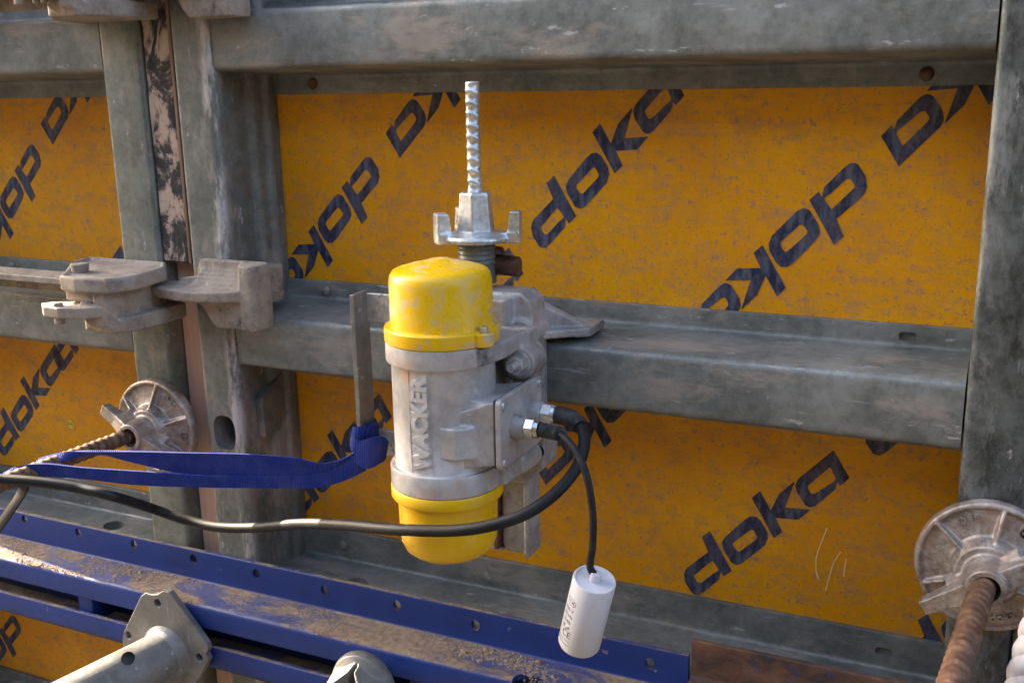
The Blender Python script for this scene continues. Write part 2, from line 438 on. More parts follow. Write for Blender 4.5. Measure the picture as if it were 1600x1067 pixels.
# ------------------------------------------------------------ formwork panels
ZB = [0.732, 0.389, 0.047, -0.295, -0.640, -0.985, -1.36]    # centre heights of the cross beams
ZTOP, ZBOT = 1.05, -ZC
def panel(label, xa, xb, wl, wr, pm):
    """frame from outer edge xa to xb; wl, wr widths of the posts at the front"""
    t = thing('formwork_panel', ((xa+xb)/2, 0.05, ZBOT), label, 'formwork panel', 'formwork panels bolted in a row')
    li, ri = xa+wl, xb-wr
    # sheet
    s = MB().box(xa+.012, xb-.012, SY, SY+.021, ZBOT+.02, ZTOP).build('plywood_sheet', M['sheet'], t)
    # posts: a hollow edge profile with a rolled lip against the sheet
    def prof(outer, inner, sg):
        i = lambda d,y: (inner+sg*d, y)
        if sg < 0: return rounded([(outer,0),i(0,0),i(0,SY-.0006),(outer,SY-.0006)],[.006,.006,.001,.001],4)
        return rounded([(outer,0),i(0,0),i(.0025,.050),i(.0085,.060),i(.0105,.072),i(.016,.078),i(.016,SY-.0006),(outer,SY-.0006)],
                       [.006,.009,.004,.004,.003,.004,.001,.001],4)
    posts = []
    for outer, inner, sg in ((xa,li,1),(xb,ri,-1)):
        o = MB().prism(prof(outer,inner,sg),'z',ZBOT,ZTOP).build('post', pm, t, smooth=35)
        posts.append(o)
    beams = []
    for zb in ZB:
        low = zb < -.5 and zb > -.8
        ft = .078 if low else .060
        pr = [(0.003,zb+.031),(0.003,zb-.031),(SY-.006,zb-.038),(SY-.006,zb-.060),(SY-.0006,zb-.060),(SY-.0006,zb+ft),(SY-.006,zb+ft),(SY-.006,zb+.038)]
        pr = rounded(pr,[.007,.007,.005,.001,0,0,.001,.005],4)
        o = MB().prism(pr,'x',li+.0015,ri-.0015).build('cross_beam', M['galv_beam'], t, smooth=35)
        beams.append(o)
    return t, s, posts, beams
pR, shR, poR, beR = panel('wide yellow printed formwork panel carrying the vibrator motor', -.8700, .0390, .0545, .0545, M['galv'])
pL, shL, poL, beL = panel('yellow printed formwork panel on the far left behind the clamps and blue strap', -1.530, -.9175, .061, .061, M['galv'])
pN, shN, poN, beN = panel('formwork panel at the right picture edge beside the round anchor plate', .0396, .949, .0545, .0545, M['galv_dark'])
def worn_post():
    mat = galvanised('worn_post_steel', (.13,.145,.135), (.21,.22,.205), dust=(.36,.31,.27), dust_at=.53, dark_at=.70, streak=(1,1,.4), fc=.7)
    nt = mat.node_tree; m = MT.__new__(MT); m.m = mat; m.nt = nt; m.b = nt.nodes['Principled BSDF']
    m.co = nt.nodes.new('ShaderNodeTexCoord').outputs['Object']
    base = m.b.inputs['Base Color'].links[0].from_socket
    xyz = m.N('ShaderNodeSeparateXYZ'); m.L(m.co, xyz.inputs[0])
    edge = m.ramp(m.math('ADD', m.math('MULTIPLY', m.math('ADD', xyz.outputs[0], .87), 10.0), 0.0), [(.36,0),(.44,.9),(.52,.9),(.60,0)])
    front = m.ramp(m.math('ADD', xyz.outputs[1], .5), [(.505,1),(.515,0)])
    w = m.ramp(m.noise(26,8,.75,0,m.vec((1.5,1,.35),loc=(3,3,3))),[(.46,0),(.56,1)])
    m.color(m.mix(m.math('MULTIPLY', m.math('MULTIPLY', edge, front), w), base, (.60,.57,.55)))
    return mat
poR[0].data.materials[0] = worn_post()
poR[1].data.materials[0] = M['galv_dark']
# stadium hole through the left post of the right panel
p = at(351,676,0)
cut(poR[0], [MB().prism(rounded([(p.x-.0165,p.z-.022),(p.x+.0165,p.z-.022),(p.x+.0165,p.z+.022),(p.x-.0165,p.z+.022)],.019,6),'y',-.01,.055)])
poR[0].data.set_sharp_from_angle(angle=RAD(35))
# oval slots in the beam flanges and holes in the top faces
def slot(px,py,w,h,y=SY-.006):
    q = at(px,py,y); return MB().prism(rounded([(q.x-w,q.z-h),(q.x+w,q.z-h),(q.x+w,q.z+h),(q.x-w,q.z+h)],h*.95,5),'y',SY-.02,SY-.0011)
def zhole(px,py,z,r):
    d = ray(px,py); q = CAMP+d*(z/d.z)
    return MB().prism([(q.x+1.25*r*math.cos(a*PI/10), q.y+r*math.sin(a*PI/10)) for a in range(20)],'z',z-.066,z+.02)
cut(beR[3],[slot(1418,526,.008,.0045)])
cut(beR[4],[slot(1380,1018,.008,.0045), zhole(556,909,-.604,.013)])
cut(beL[4],[zhole(178,820,-.604,.013)])
for o in (beR[3],beR[4],beL[4]): o.data.set_sharp_from_angle(angle=RAD(35))
# rivets on the flanges
def rivet(parent, px, py, mat, r=.0065):
    q = at(px,py,SY-.006)
    MB().loft([[(q.x+r*f*math.cos(a*PI/8), SY-.006-h, q.z+r*f*math.sin(a*PI/8)) for a in range(16)] for f,h in ((1,-.002),(1,.001),(.75,.003),(.3,.004))]).build('rivet', mat, parent, smooth=50)
for b,px,py,mm in ((beR[3],510,455,'galv_beam'),(beR[2],489,131,'rust'),(beR[2],1448,116,'brown'),(beR[4],537,852,'galv_beam'),(beL[3],20,416,'galv_beam')):
    rivet(b,px,py,M[mm])
# weld fillet plates at the foot of the post (left of the mid field)
q0 = at(388,640,.03)
MB().prism([(.028,-.375),(.028,-.425),(.074,-.410),(.074,-.350)],'x',-.8140,-.8035).build('gusset_plate', M['galv'], poR[0], bevel=.002)

# logos
for a in [(1302.5,703,'a',False),(830,355,'d',False),(592,615,'a',False),(1030,918,'a',False),(795,387,'a',False),
          (1355,292,'d',True),(1404,260,'a',True),(853,757,'a',True),(593,276,'d',True),(625,247,'a',True)]:
    logo(shR,*a)
# bottom right logo, anchored by the d stem
pT = Vector(_w((157,632)))-ATOP
o = logo(shR,1434,968,'a',False); o.location.x -= pT.x; o.location.z -= pT.y
for a in [(85.5,537.5,'a',False),(64,252,'d',True),(82.5,226.5,'a',True),(33,983,'d',True),(188,384,'a',False)]:
    logo(shL,*a)
# next logo on the lower row of the right panel: same step along the row
a0 = at(1030,918,SY); a1 = at(1302.5,703,SY); o = logo(shR,1302.5,703); o.location.x += (a1-a0).x; o.location.z += (a1-a0).z
o = logo(shL,188,384,'a'); a2 = at(85.5,537.5,SY); o.location = a2-(a1-a0); o.location.y = SY-.0004
# round inspection sticker on the left sheet
q = at(110,662,SY)
st = MB().loft([[(q.x+.0095*math.cos(a*PI/16), SY-h, q.z+.0095*math.sin(a*PI/16)) for a in range(32)] for h in (0,.0005)]).build('round_sticker', M['sticker'], shL)
mk = MB(); 
for x0,x1,z0,z1 in ((-.0045,-.0035,-.004,.004),(.0035,.0045,-.004,.004),(-.0045,.0045,-.0005,.0005)):
    mk.box(q.x+x0,q.x+x1,SY-.0008,SY-.00055,q.z+z0,q.z+z1)
mk.build('sticker_mark', M['sticker_ink'], st)
rg = flat_mesh([[(.0085*math.cos(a*PI/16),.0085*math.sin(a*PI/16)) for a in range(32)],[(.0078*math.cos(a*PI/16),.0078*math.sin(a*PI/16)) for a in range(32)]],.0001)
rg.transform(Matrix.Translation((q.x,SY-.00075,q.z)) @ Matrix.Rotation(PI/2,4,'X')); link('sticker_ring', rg, M['sticker_ink'], st)
# pale scratches on the lower right sheet
for pts in ([(1292,825),(1284,845),(1276,868),(1275,890),(1279,905)],[(1313,862),(1302,880),(1296,900),(1290,922)],[(1322,872),(1318,900)]):
    pth = spline([at(x,y,SY) for x,y in pts],6); b = MB()
    b.loft([[p+Vector((-.0007,-.0003,0)),p+Vector((.0007,-.0003,0)),p+Vector((.0007,.0002,0)),p+Vector((-.0007,.0002,0))] for p in pth]).build('scratch', M['scratch'], shR)

# ------------------------------------------------------------ strips in the joint between the panels
t = thing('filler_strip', (-.893,.012,-.21), 'black filler strip smeared with dried mud in the joint between two panels', 'filler strip')
b = MB(); zs = [-.206+i*.03 for i in range(42)]; rings = []
for i,z in enumerate(zs):
    w = .0015*mnoise.noise(Vector((0,z*20,3)))
    rings.append([(-.9155+w,.004,z),(-.8765+w*.5,.004,z),(-.8765,.024,z),(-.9155,.024,z)])
b.loft(rings).build('black_strip', M['strip'], t, bevel=.002)
MB().box(-.8757,-.8712,.002,.024,-.207,ZTOP-.02).build('thin_board', M['ply'], t, bevel=.001)
t = tag(MB().box(-.9165,-.8712,.0250,.09,ZBOT,ZTOP).build('timber_strip', M['timber'], None, bevel=.002),
        'pale peach timber strip showing below the black strip between two panels', 'timber')

tag(MB().box(-1.455,-1.395,-.085,-.0005,.012,.30).build('sun_blocking_batten', M['timber'], None, bevel=.003),  # added out of view, only to keep direct sun off the vibrator motor
    'added sun-blocking timber batten out of view left of the clamps, shading the motor', 'timber')

# ------------------------------------------------------------ clamping rails (hat section with a slot)
def rail(name, label, xa, xb, zc, mat, cat, holes=None, top_holes=()):
    t = thing(name, ((xa+xb)/2,-.03,zc-.08), label, cat)
    for sg in (1,-1):
        pr = [(-.0008,sg*.0830),(-.0065,sg*.0830),(-.0065,sg*.0415),(-.060,sg*.0415),(-.060,sg*.0115),(-.054,sg*.0115),(-.054,sg*.0355),(-.0008,sg*.0355)]
        pr = rounded(pr,[.001,.002,.003,.006,.002,.001,.002,.002],3)
        o = MB().prism([(y,zc+z) for y,z in pr],'x',xa,xb).build('upper_channel' if sg>0 else 'lower_channel', mat, t, smooth=35)
        if sg > 0 and holes:
            cs = []
            for px,py in holes:
                q = at(px,py,-.0065); cs.append(MB().prism([(q.x+.0055*math.cos(a*PI/8), q.z+.0065*math.sin(a*PI/8)) for a in range(16)],'y',-.02,.003))
            for px,py,r in top_holes:
                cs.append(zhole(px,py,zc+.0415,r))
            cut(o, cs); o.data.set_sharp_from_angle(angle=RAD(35))
    MB().box(xa,xb,-.0055,-.0012,zc-.0352,zc+.0352).build('back_plate', mat, t)
    return t
ZR = -.6605
t = rail('clamping_rail','long blue steel rail with sand on top bolted across the panels', -1.52, -.2545, ZR, M['blue'], 'steel rail',
     holes=[(38,811),(122,832),(209,850),(302,873),(400,896),(507,922),(620,945),(743,976),(1015,1036),(880,1006)], top_holes=[(825,1064,.014)])
for px in (130,640):
    q = at(px,945,-.055)
    x = q.x if px<200 else -.55
    MB().box(x-.012,x+.012,-.052,-.004,ZR-.030,ZR+.030).build('spacer', M['blue'], t, bevel=.002)
rail('rusty_rail','rusty steel rail with flaking blue paint at the lower right', -.2515, .55, at(1086,1004,-.0065).z-.0805, M['rusty'], 'steel rail')

# sand lying on the blue rail
b = MB(); top = ZR+.0415
def clod(x,y,z,r):
    a = random.random()*6; sq = .55
    ring = []
    for k in range(5):
        rr = r*random.uniform(.7,1.2); ring.append((x+rr*math.cos(a+k*1.2566), y+rr*math.sin(a+k*1.2566)))
    v = [b.bm.verts.new((p[0],p[1],z)) for p in ring]; tp = b.bm.verts.new((x,y,z+r*sq*random.uniform(.7,1.4)))
    v2 = [b.bm.verts.new((x+(p[0]-x)*.75,y+(p[1]-y)*.75,z+r*sq*.7)) for p in ring]
    for k in range(5):
        j = (k+1)%5; b.poly((v[k],v[j],v2[j],v2[k])); b.poly((v2[k],v2[j],tp))
cnt = 0
for i in range(30000):
    x = random.uniform(-1.3,-.26); y = random.uniform(-.0595,-.0075)
    dens = mnoise.fractal(Vector((x*9,y*16,1.3)),1.0,2.0,5)+ .28*(1 if x<-1.0 else 0) + .12*(y+.03)/.03
    if dens > -.02+random.random()*.5:
        clod(x,y,top-.0002,random.choice((.0006,.0008,.001,.0013,.0018))*(2.4 if random.random()<.02 else 1)); cnt += 1
tag(b.build('sand', M['sand'], None), 'dry sand and grit lying on top of the blue rail', 'sand', kind='stuff')

# ------------------------------------------------------------ panel clamp
def clamp():
    t = thing('panel_clamp', (-.88,0,-.27), 'dusty cast panel clamp with wedge above the round anchor plate', 'panel clamp', 'clamps joining the panels')
    # right fixed jaw: arm from the body flares into a tall block that hooks behind the post
    b = MB()
    b.prism([(-.8460,-.197),(-.7560,-.197),(-.7530,-.204),(-.7530,-.266),(-.7570,-.272),(-.8180,-.272),(-.8250,-.258),(-.8400,-.246),(-.860,-.238),(-.880,-.236),(-.880,-.222),(-.856,-.218)],'y',-.0115,-.001)
    b.prism([(-.930,-.034),(-.880,-.048),(-.850,-.055),(-.820,-.056),(-.795,-.050),(-.770,-.036),(-.765,-.003),(-.93,-.003)],'z',-.2385,-.2265)
    b.prism([(-.7800,-.024),(-.772,-.036),(-.757,-.036),(-.753,-.030),(-.753,-.003),(-.79,-.003)],'z',-.272,-.198)
    b.prism([(-.755,-.236),(-.753,-.268),(-.757,-.272),(-.812,-.272),(-.820,-.264),(-.828,-.250),(-.845,-.241),(-.865,-.236)],'y',-.0330,-.001)
    for k in range(7):                       # fillets sweeping from the arm into the block and the back plate
        f = k/6; x1 = -.777-.050*(1-f)**2.0*1.0
        b.prism([(-.765,-.036+.002*(1-f)),(x1,-.003),(-.765,-.003)],'z',-.230+.031*f-.006,-.230+.031*f)
        b.prism([(-.765,-.036+.002*(1-f)),(x1,-.003),(-.765,-.003)],'z',-.236-.035*f,-.236-.035*f+.006)
        h = .020*(1-f)**2
        b.box(-.85+.006*f,-.765,-.0115-h,-.004,-.229+.004*k,-.229+.004*k+.0045)
        b.box(-.845+.02*f,-.765,-.0115-h,-.004,-.236-.005*k-.0055,-.236-.005*k)
    b.prism([(-.7985,-.008),(-.770,-.008),(-.768,.040),(-.776,.050),(-.7965,.050)],'z',-.250,-.208)
    b.build('fixed_jaw', M['cast'], t, remesh=.0016, relax=5)
    # body: top slab with rim, side webs, lower slab
    b = MB()
    slab = [(-1.030,-.004),(-.905,-.004),(-.882,-.030),(-.872,-.090),(-.886,-.116),(-.930,-.122),(-.956,-.118),(-.976,-.090),(-1.02,-.040)]
    b.prism(slab,'z',-.222,-.208)
    inner = [(x+(-.945-x)*.10, y+(-.065-y)*.10) for x,y in slab]
    rim = MB()
    for p,q in zip(slab,slab[1:]+slab[:1]):
        rim.tube([Vector((p[0]*.96-.945*.04,p[1]*.95-.003,-.2075)),Vector((q[0]*.96-.945*.04,q[1]*.95-.003,-.2075))],.0032,8)
    b.add(rim)
    b.prism([(-.972,-.085),(-.956,-.112),(-.915,-.114),(-.915,-.085)],'z',-.234,-.214)           # front lip left of the slot
    b.prism([(-.912,-.012),(-.896,-.020),(-.8905,-.092),(-.895,-.112),(-.912,-.115),(-.920,-.09),(-.93,-.02)],'z',-.262,-.214)
    b.prism([(-1.00,-.004),(-.880,-.004),(-.876,-.05),(-.880,-.085),(-.894,-.110),(-.94,-.104),(-.98,-.06)],'z',-.270,-.252)
    b.prism([(-1.02,-.002),(-.905,-.002),(-.905,-.03),(-1.02,-.03)],'z',-.266,-.212)
    b.build('body', M['cast'], t, remesh=.0016, relax=5)
    # wedge lever sticking out of the slot to the left
    b = MB()
    b.prism([(-.905,-.050),(-.900,-.112),(-.918,-.128),(-.945,-.136),(-.970,-.134),(-.985,-.122),(-.978,-.110),(-.955,-.100),(-.93,-.05)],'z',-.2505,-.2375)
    b.prism([(-.91,-.06),(-.905,-.108),(-.932,-.116),(-.935,-.06)],'z',-.240,-.2335)
    b.build('wedge', M['cast'], t, remesh=.0014, relax=3)
    MB().tube([(-.952,-.128,-.258),(-.952,-.128,-.2335)],[.0062,.0052],12).build('wedge_pin', M['cast'], t, bevel=.0015)
    MB().cyl((-.964,-.080,-.212),(-.964,-.080,-.1975),.0085,.0105,14).build('bolt_stub', M['cast'], t, bevel=.002)
    # bar lying along the left beam
    b = MB()
    b.box(-1.30,-.985,-.040,-.0005,-.236,-.227)
    b.box(-1.30,-1.0,-.012,-.0005,-.252,-.234)
    b.build('bar', M['cast'], t, bevel=.002)
    for x in (-1.022,-1.035):
        MB().cyl((x,-.033,-.236),(x,-.033,-.248),.0045,.004,10).build('bar_stop', M['cast'], t, bevel=.001)
    MB().cyl((-1.20,-.02,-.228),(-1.20,-.02,-.2215),.010,.008,6).build('bolt', M['cast'], t, bevel=.001)
    return t
cl = clamp()
def copy_tree(o, dz, label):
    c = o.copy(); COL.objects.link(c); c.location.z += dz; c['label'] = label
    for ch in o.children:
        k = ch.copy(); COL.objects.link(k); k.parent = c; k.matrix_parent_inverse = ch.matrix_parent_inverse.copy()
    return c
copy_tree(cl, .342, 'upper dusty panel clamp cut off by the top picture edge')

# ------------------------------------------------------------ threaded rods and anchor plates
def thread_rod(p0, p1, r, pitch, n=32, h=.0012, face=None):
    p0 = Vector(p0); p1 = Vector(p1); t = (p1-p0); Ln = t.length; t.normalize()
    a = t.orthogonal().normalized() if face is None else (Vector(face)-t*t.dot(Vector(face))).normalized(); c = t.cross(a); st = int(Ln/pitch*9); rings = []
    for i in range(st+1):
        s = Ln*i/st; ring = []
        for k in range(n):
            th = 2*PI*k/n; ph = (s/pitch + th/(2*PI)) % 1.0
            side = min(1.0, max(0.0, (abs(math.cos(th))-.28)*3))
            rib = max(0.0, 1-abs(ph-.5)/.30); rib = min(1.0, rib*1.6)
            rr = r + h*rib*side
            ring.append(p0+t*s+(a*math.cos(th)+c*math.sin(th))*rr)
        rings.append(ring)
    e = .85
    rings.append([p1+t*.001+(q-p1)*e for q in rings[-1]]); rings.insert(0,[p0-t*.001+(q-p0)*e for q in rings[0]])
    return MB().loft(rings)

def plate_mesh():
    """dished round plate with ribs and an integral wing hub, facing -y, centred on the origin"""
    b = MB(); n = 64
    prof = [(.0005,-.012),(.024,-.013),(.040,-.008),(.054,-.0055),(.0565,-.009),(.0600,-.0085),(.0612,-.004),(.0605,.004),(.05,.004),(.0005,.001)]
    b.loft([[(r*math.cos(2*PI*k/n), y, r*math.sin(2*PI*k/n)) for k in range(n)] for r,y in prof])
    for deg in (47,108,172,236,300,352):
        a = RAD(deg); d = Vector((math.cos(a),0,math.sin(a))); s = Vector((-math.sin(a),0,math.cos(a)))
        p0 = d*.018; p1 = d*.057
        b.loft([[p0+s*.004+Vector((0,-.002,0)),p0-s*.004+Vector((0,-.002,0)),p0-s*.0018+Vector((0,-.024,0)),p0+s*.0018+Vector((0,-.024,0))],
                [p1+s*.003+Vector((0,-.002,0)),p1-s*.003+Vector((0,-.002,0)),p1-s*.0012+Vector((0,-.0095,0)),p1+s*.0012+Vector((0,-.0095,0))]])
    b.cyl((0,0,0),(0,-.024,0),.0360,.026,32)
    b.cyl((0,-.02,0),(0,-.052,0),.0205,.0165,24)
    for sg in (1,-1):                                  # the two wings
        b.loft([[(sg*.008,-.050,.010),(sg*.008,-.050,-.012),(sg*.008,-.024,-.012),(sg*.008,-.024,.010)],
                [(sg*.036,-.042,.006),(sg*.036,-.042,-.010),(sg*.036,-.026,-.010),(sg*.036,-.026,.006)],
                [(sg*.060,-.040,.0045),(sg*.060,-.040,-.0085),(sg*.060,-.028,-.0085),(sg*.060,-.028,.0045)]])
    b.loft([[(-.034,-.030,.008),(.034,-.030,.008),(.034,-.018,.012),(-.034,-.018,.012)],[(-.022,-.040,-.012),(.022,-.040,-.012),(.03,-.02,-.014),(-.03,-.02,-.014)]])
    o = b.build('tmp', None, None, remesh=.0011, relax=3)
    dg = bpy.context.evaluated_depsgraph_get(); dg.update()
    me = bpy.data.meshes.new_from_object(o.evaluated_get(dg)); bpy.data.objects.remove(o)
    o = link('tmp', me, M['plate'])
    cs = []
    for deg in (205,20):
        a = RAD(deg); x,z = .0455*math.cos(a), .0455*math.sin(a)
        cs.append(MB().prism([(x+.0042*math.cos(k*PI/8), z+.0042*math.sin(k*PI/8)) for k in range(16)],'y',-.03,.02))
    cs.append(MB().cyl((0,-.10,0),(0,.02,0),.0118,None,24))
    cut(o, cs); me = o.data; bpy.data.objects.remove(o)
    me.polygons.foreach_set('use_smooth',[True]*len(me.polygons)); me.set_sharp_from_angle(angle=RAD(60))
    return me
PM = plate_mesh()
def arc_text(body, size, r, deg0, flip=False):
    """raised letters on an arc of the plate, facing -y"""
    me = text_mesh(body, size, .0003, .0011)
    for v in me.vertices:
        x,y,z = v.co; a = RAD(deg0)+(x/r if flip else -x/r); rr = r-y if flip else r+y
        v.co = (rr*math.cos(a), -.0080-z, rr*math.sin(a))
    return me
TX = [arc_text('doka',.0110,.0470,-103,True), arc_text('Ø 15',.0090,.0475,80), arc_text('150',.0090,.0475,22)]
def anchor(label, c, rot, tilt=0):
    t = thing('anchor_plate', (c.x,c.y,c.z), label, 'anchor plate', 'round anchor plates on tie rods')
    o = link('plate', PM, M['plate']); o.parent = t
    for me in TX:
        k = link('raised_lettering', me, M['plate']); k.parent = t
    t.rotation_euler = (tilt, rot, 0)
    return t
anchor('large round cast anchor plate at the right edge of the picture', Vector((.0137,-.0050,-.4257)), RAD(-33))
anchor('small round cast anchor plate beside the peach timber strip, behind the blue strap', Vector((-.942,-.0050,-.415)), RAD(28))
tag(thread_rod((.0245,.09,-.4257),(-.0180,-.36,-.4265),.0094,.0105,h=.0014).build('tie_rod', M['rust'], None, smooth=60),
    'rusty threaded tie rod sticking out of the right anchor plate', 'tie rod', 'tie rods')
tag(thread_rod((-.939,.09,-.4155),(-.985,-.40,-.420),.0088,.0100,h=.0014).build('tie_rod', M['rust'], None, smooth=60),
    'rusty threaded tie rod on the left with the blue strap looped over it', 'tie rod', 'tie rods')

# ------------------------------------------------------------ vibrator mounting clamp
AX = Vector((-.4665,-.120,0))
t = thing('mounting_clamp', (-.47,-.02,-.49), 'grey cast clamp holding the yellow motor on the beam, with upright threaded rod', 'mounting clamp')
b = MB()
b.box(-.535,-.412,-.040,.0025,-.330,-.262)
b.prism([(-.470,-.205),(-.425,-.205),(-.415,-.213),(-.412,-.235),(-.412,-.33),(-.40,-.34),(-.402,-.385),(-.424,-.405),(-.47,-.405)],'y',-.034,.0018)
b.prism([(-.470,-.209),(-.432,-.209),(-.432,-.30),(-.470,-.30)],'y',-.055,-.02)
b.prism([(-.4565,-.36),(-.422,-.36),(-.422,-.482),(-.427,-.490),(-.452,-.490),(-.4565,-.482)],'y',-.022,.0018)
b.prism([(-.428,-.38),(-.422,-.38),(-.422,-.490),(-.428,-.490)],'y',-.030,.0018)
b.cyl((-.4235,-.040,-.246),(-.4235,.0,-.246),.0150,.016,20)
o = b.build('bracket', M['alu_grey'], t, remesh=.0016, relax=4)
dg = bpy.context.evaluated_depsgraph_get(); dg.update()
me = bpy.data.meshes.new_from_object(o.evaluated_get(dg)); o.modifiers.clear(); o.data = me
cut(o, [MB().cyl((-.4205,-.07,-.2465),(-.4205,-.012,-.2465),.0065,None,16), MB().cyl((-.409,-.07,-.367),(-.409,.012,-.367),.0075,None,16)])
o.data.polygons.foreach_set('use_smooth',[True]*len(o.data.polygons)); o.data.set_sharp_from_angle(angle=RAD(50))
# hook over the beam top
b = MB()
b.prism([(-.50,-.03),(-.43,-.03),(-.372,.020),(-.372,.060),(-.50,.060)],'z',-.2560,-.2475)
b.prism([(-.385,.012),(-.372,.022),(-.372,.062),(-.385,.062)],'z',-.2575,-.2475)
b.loft([[(-.432,-.006,-.25),(-.432,.008,-.25),(-.432,.008,-.214),(-.432,-.006,-.214)],[(-.378,.024,-.25),(-.378,.034,-.25),(-.378,.034,-.2465),(-.378,.024,-.2465)]])
b.build('top_hook', M['alu_grey'], t, remesh=.0014, relax=3)
# brown steel strip seated behind the lower foot
MB().box(-.4625,-.4570,-.030,.0018,-.486,-.36).build('steel_strip', M['brown'], t, bevel=.001)
MB().box(-.470,-.456,-.024,.0018,-.490,-.4865).build('foot_lip', M['alu_grey'], t, bevel=.001)
# upright rod, washers, pipe stub and wing nut
RX, RY = -.4800, -.018
thread_rod((RX,RY,-.30),(RX-.0004,RY,-.0028),.0068,.0109,h=.0016,face=(.35,-.94,0)).build('threaded_rod', M['zinc'], t, smooth=60)
b = MB(); prof=[]
for i in range(5):
    z = -.181+i*.005; prof += [(.0185,z),(.0195,z+.0018),(.0188,z+.0042)]
b.lathe([(.010,-.200)]+[(.0195,-.200)]+prof+[(.010,-.1555)],(RX,RY),32).build('threaded_sleeve', M['galv_dark'], t, smooth=40)
b = MB(); b.cyl((RX,RY+.012,-.182),(-.4395,RY+.012,-.184),.0105,None,18)
b.build('pipe_stub', M['brown'], t, bevel=.001)
MB().cyl((-.4655,RY+.012,-.172),(-.4655,RY+.012,-.165),.0115,.0085,14).build('pipe_lug', M['brown'], t, bevel=.002)
b = MB()
hexa = lambda r,z,o=0: [(RX+r*math.cos(PI/6+o+k*PI/3), RY+r*math.sin(PI/6+o+k*PI/3), z) for k in range(6)]
b.loft([hexa(.0200,-.150,.25),hexa(.0185,-.135,.25),hexa(.0168,-.110,.25),hexa(.0160,-.1085,.25)])
b.lathe([(.004,-.1575),(.034,-.1575),(.036,-.154),(.034,-.1505),(.02,-.148),(.004,-.146)],(RX,RY),40)
def wing(deg, r0, r1, w, z1):
    a = RAD(deg); d = Vector((math.cos(a),math.sin(a),0)); s = Vector((-math.sin(a),math.cos(a),0)); c = Vector((RX,RY,0))
    k = MB()
    for za,zb,ra,rb in ((-.1585,-.148,.01,r1),):
        k.loft([[c+d*ra+s*w*1.2+Vector((0,0,za)),c+d*rb+s*w+Vector((0,0,za)),c+d*rb-s*w+Vector((0,0,za)),c+d*ra-s*w*1.2+Vector((0,0,za))],
                [c+d*ra+s*w*1.2+Vector((0,0,zb)),c+d*rb+s*w+Vector((0,0,zb)),c+d*rb-s*w+Vector((0,0,zb)),c+d*ra-s*w*1.2+Vector((0,0,zb))]])
    k.loft([[c+d*r0+s*w+Vector((0,0,-.1585)),c+d*r1+s*w+Vector((0,0,-.1585)),c+d*r1-s*w+Vector((0,0,-.1585)),c+d*r0-s*w+Vector((0,0,-.1585))],
            [c+d*(r0+.004)+s*w*.8+Vector((0,0,z1)),c+d*r1+s*w*.8+Vector((0,0,z1)),c+d*r1-s*w*.8+Vector((0,0,z1)),c+d*(r0+.004)-s*w*.8+Vector((0,0,z1))]])
    b.add(k)
wing(12,.032,.046,.0085,-.127); wing(222,.026,.042,.0105,-.128); wing(140,.026,.040,.008,-.127)
b.build('wing_nut', M['zinc'], t, remesh=.0011, relax=2)
# galvanised loop handle on the left
hx = -.6115
MB().prism([(-.500,-.019),(hx,-.019),(hx,-.024),(-.500,-.024)],'z',-.2505,-.2190).build('handle_arm', M['zinc'], t, bevel=.001)
MB().box(hx-.0055,hx,-.0475,-.0185,-.3790,-.2170).build('handle_bar', M['galv_tube'], t, bevel=.001)
MB().prism([(-.500,-.019),(hx,-.019),(hx,-.024),(-.500,-.024)],'z',-.4010,-.3720).build('handle_arm', M['zinc'], t, bevel=.001)

# ------------------------------------------------------------ vibrator motor
KR = .885                      # radial scale of the motor
t = thing('vibrator_motor', (AX.x,AX.y,-.4417), 'yellow capped aluminium concrete vibrator motor mounted upright on the beam', 'vibrator motor')
b = MB(); b.lathe([(.0002,-.1585),(.010,-.1588),(.014,-.1600),(.034,-.1642),(.0455,-.1672),(.0502,-.1692),(.0528,-.1728),(.0540,-.1790),(.0545,-.2165),(.0552,-.2195),(.0600,-.2200),(.0612,-.2212),(.0614,-.2320),(.0610,-.2331)],AX,96,KR)
o = b.build('upper_cap', M['yellow'], t, smooth=40)
for deg in (-18,162):
    k = MB()
    a = RAD(deg); c = AX+Vector((math.cos(a),math.sin(a),0))*.0535
    k.prism([(c.x+.010*math.cos(j*PI/8),c.y+.010*math.sin(j*PI/8)) for j in range(16)],'z',-.2331,-.2205)
    k.build('cap_lug', M['yellow'], o, bevel=.0015)
for deg in (-18,):
    a = RAD(deg); c = AX+Vector((math.cos(a),math.sin(a),0))*.0550
    MB().cyl((c.x,c.y,-.2206),(c.x,c.y,-.2150),.0045,None,6).build('cap_screw', M['zinc'], o, bevel=.0006)
b = MB(); b.lathe([(.0605,-.3752),(.0614,-.3762),(.0614,-.3856),(.0606,-.3868),(.0552,-.3872),(.0545,-.3890),(.0538,-.4240),(.0528,-.4330),(.0490,-.4410),(.0425,-.4460),(.0300,-.4485),(.0002,-.4490)],AX,96,KR)
b.build('lower_cap', M['yellow'], t, smooth=40)
# body with two collars
b = MB(); b.lathe([(.0590,-.2333),(.0605,-.2340),(.0607,-.2500),(.0600,-.2520),(.0562,-.2524),(.0553,-.2540),(.0553,-.3520),(.0562,-.3536),(.0600,-.3540),(.0608,-.3560),(.0608,-.3740),(.0595,-.3750)],AX,96,KR)
b.build('body', M['alu'], t, smooth=35)
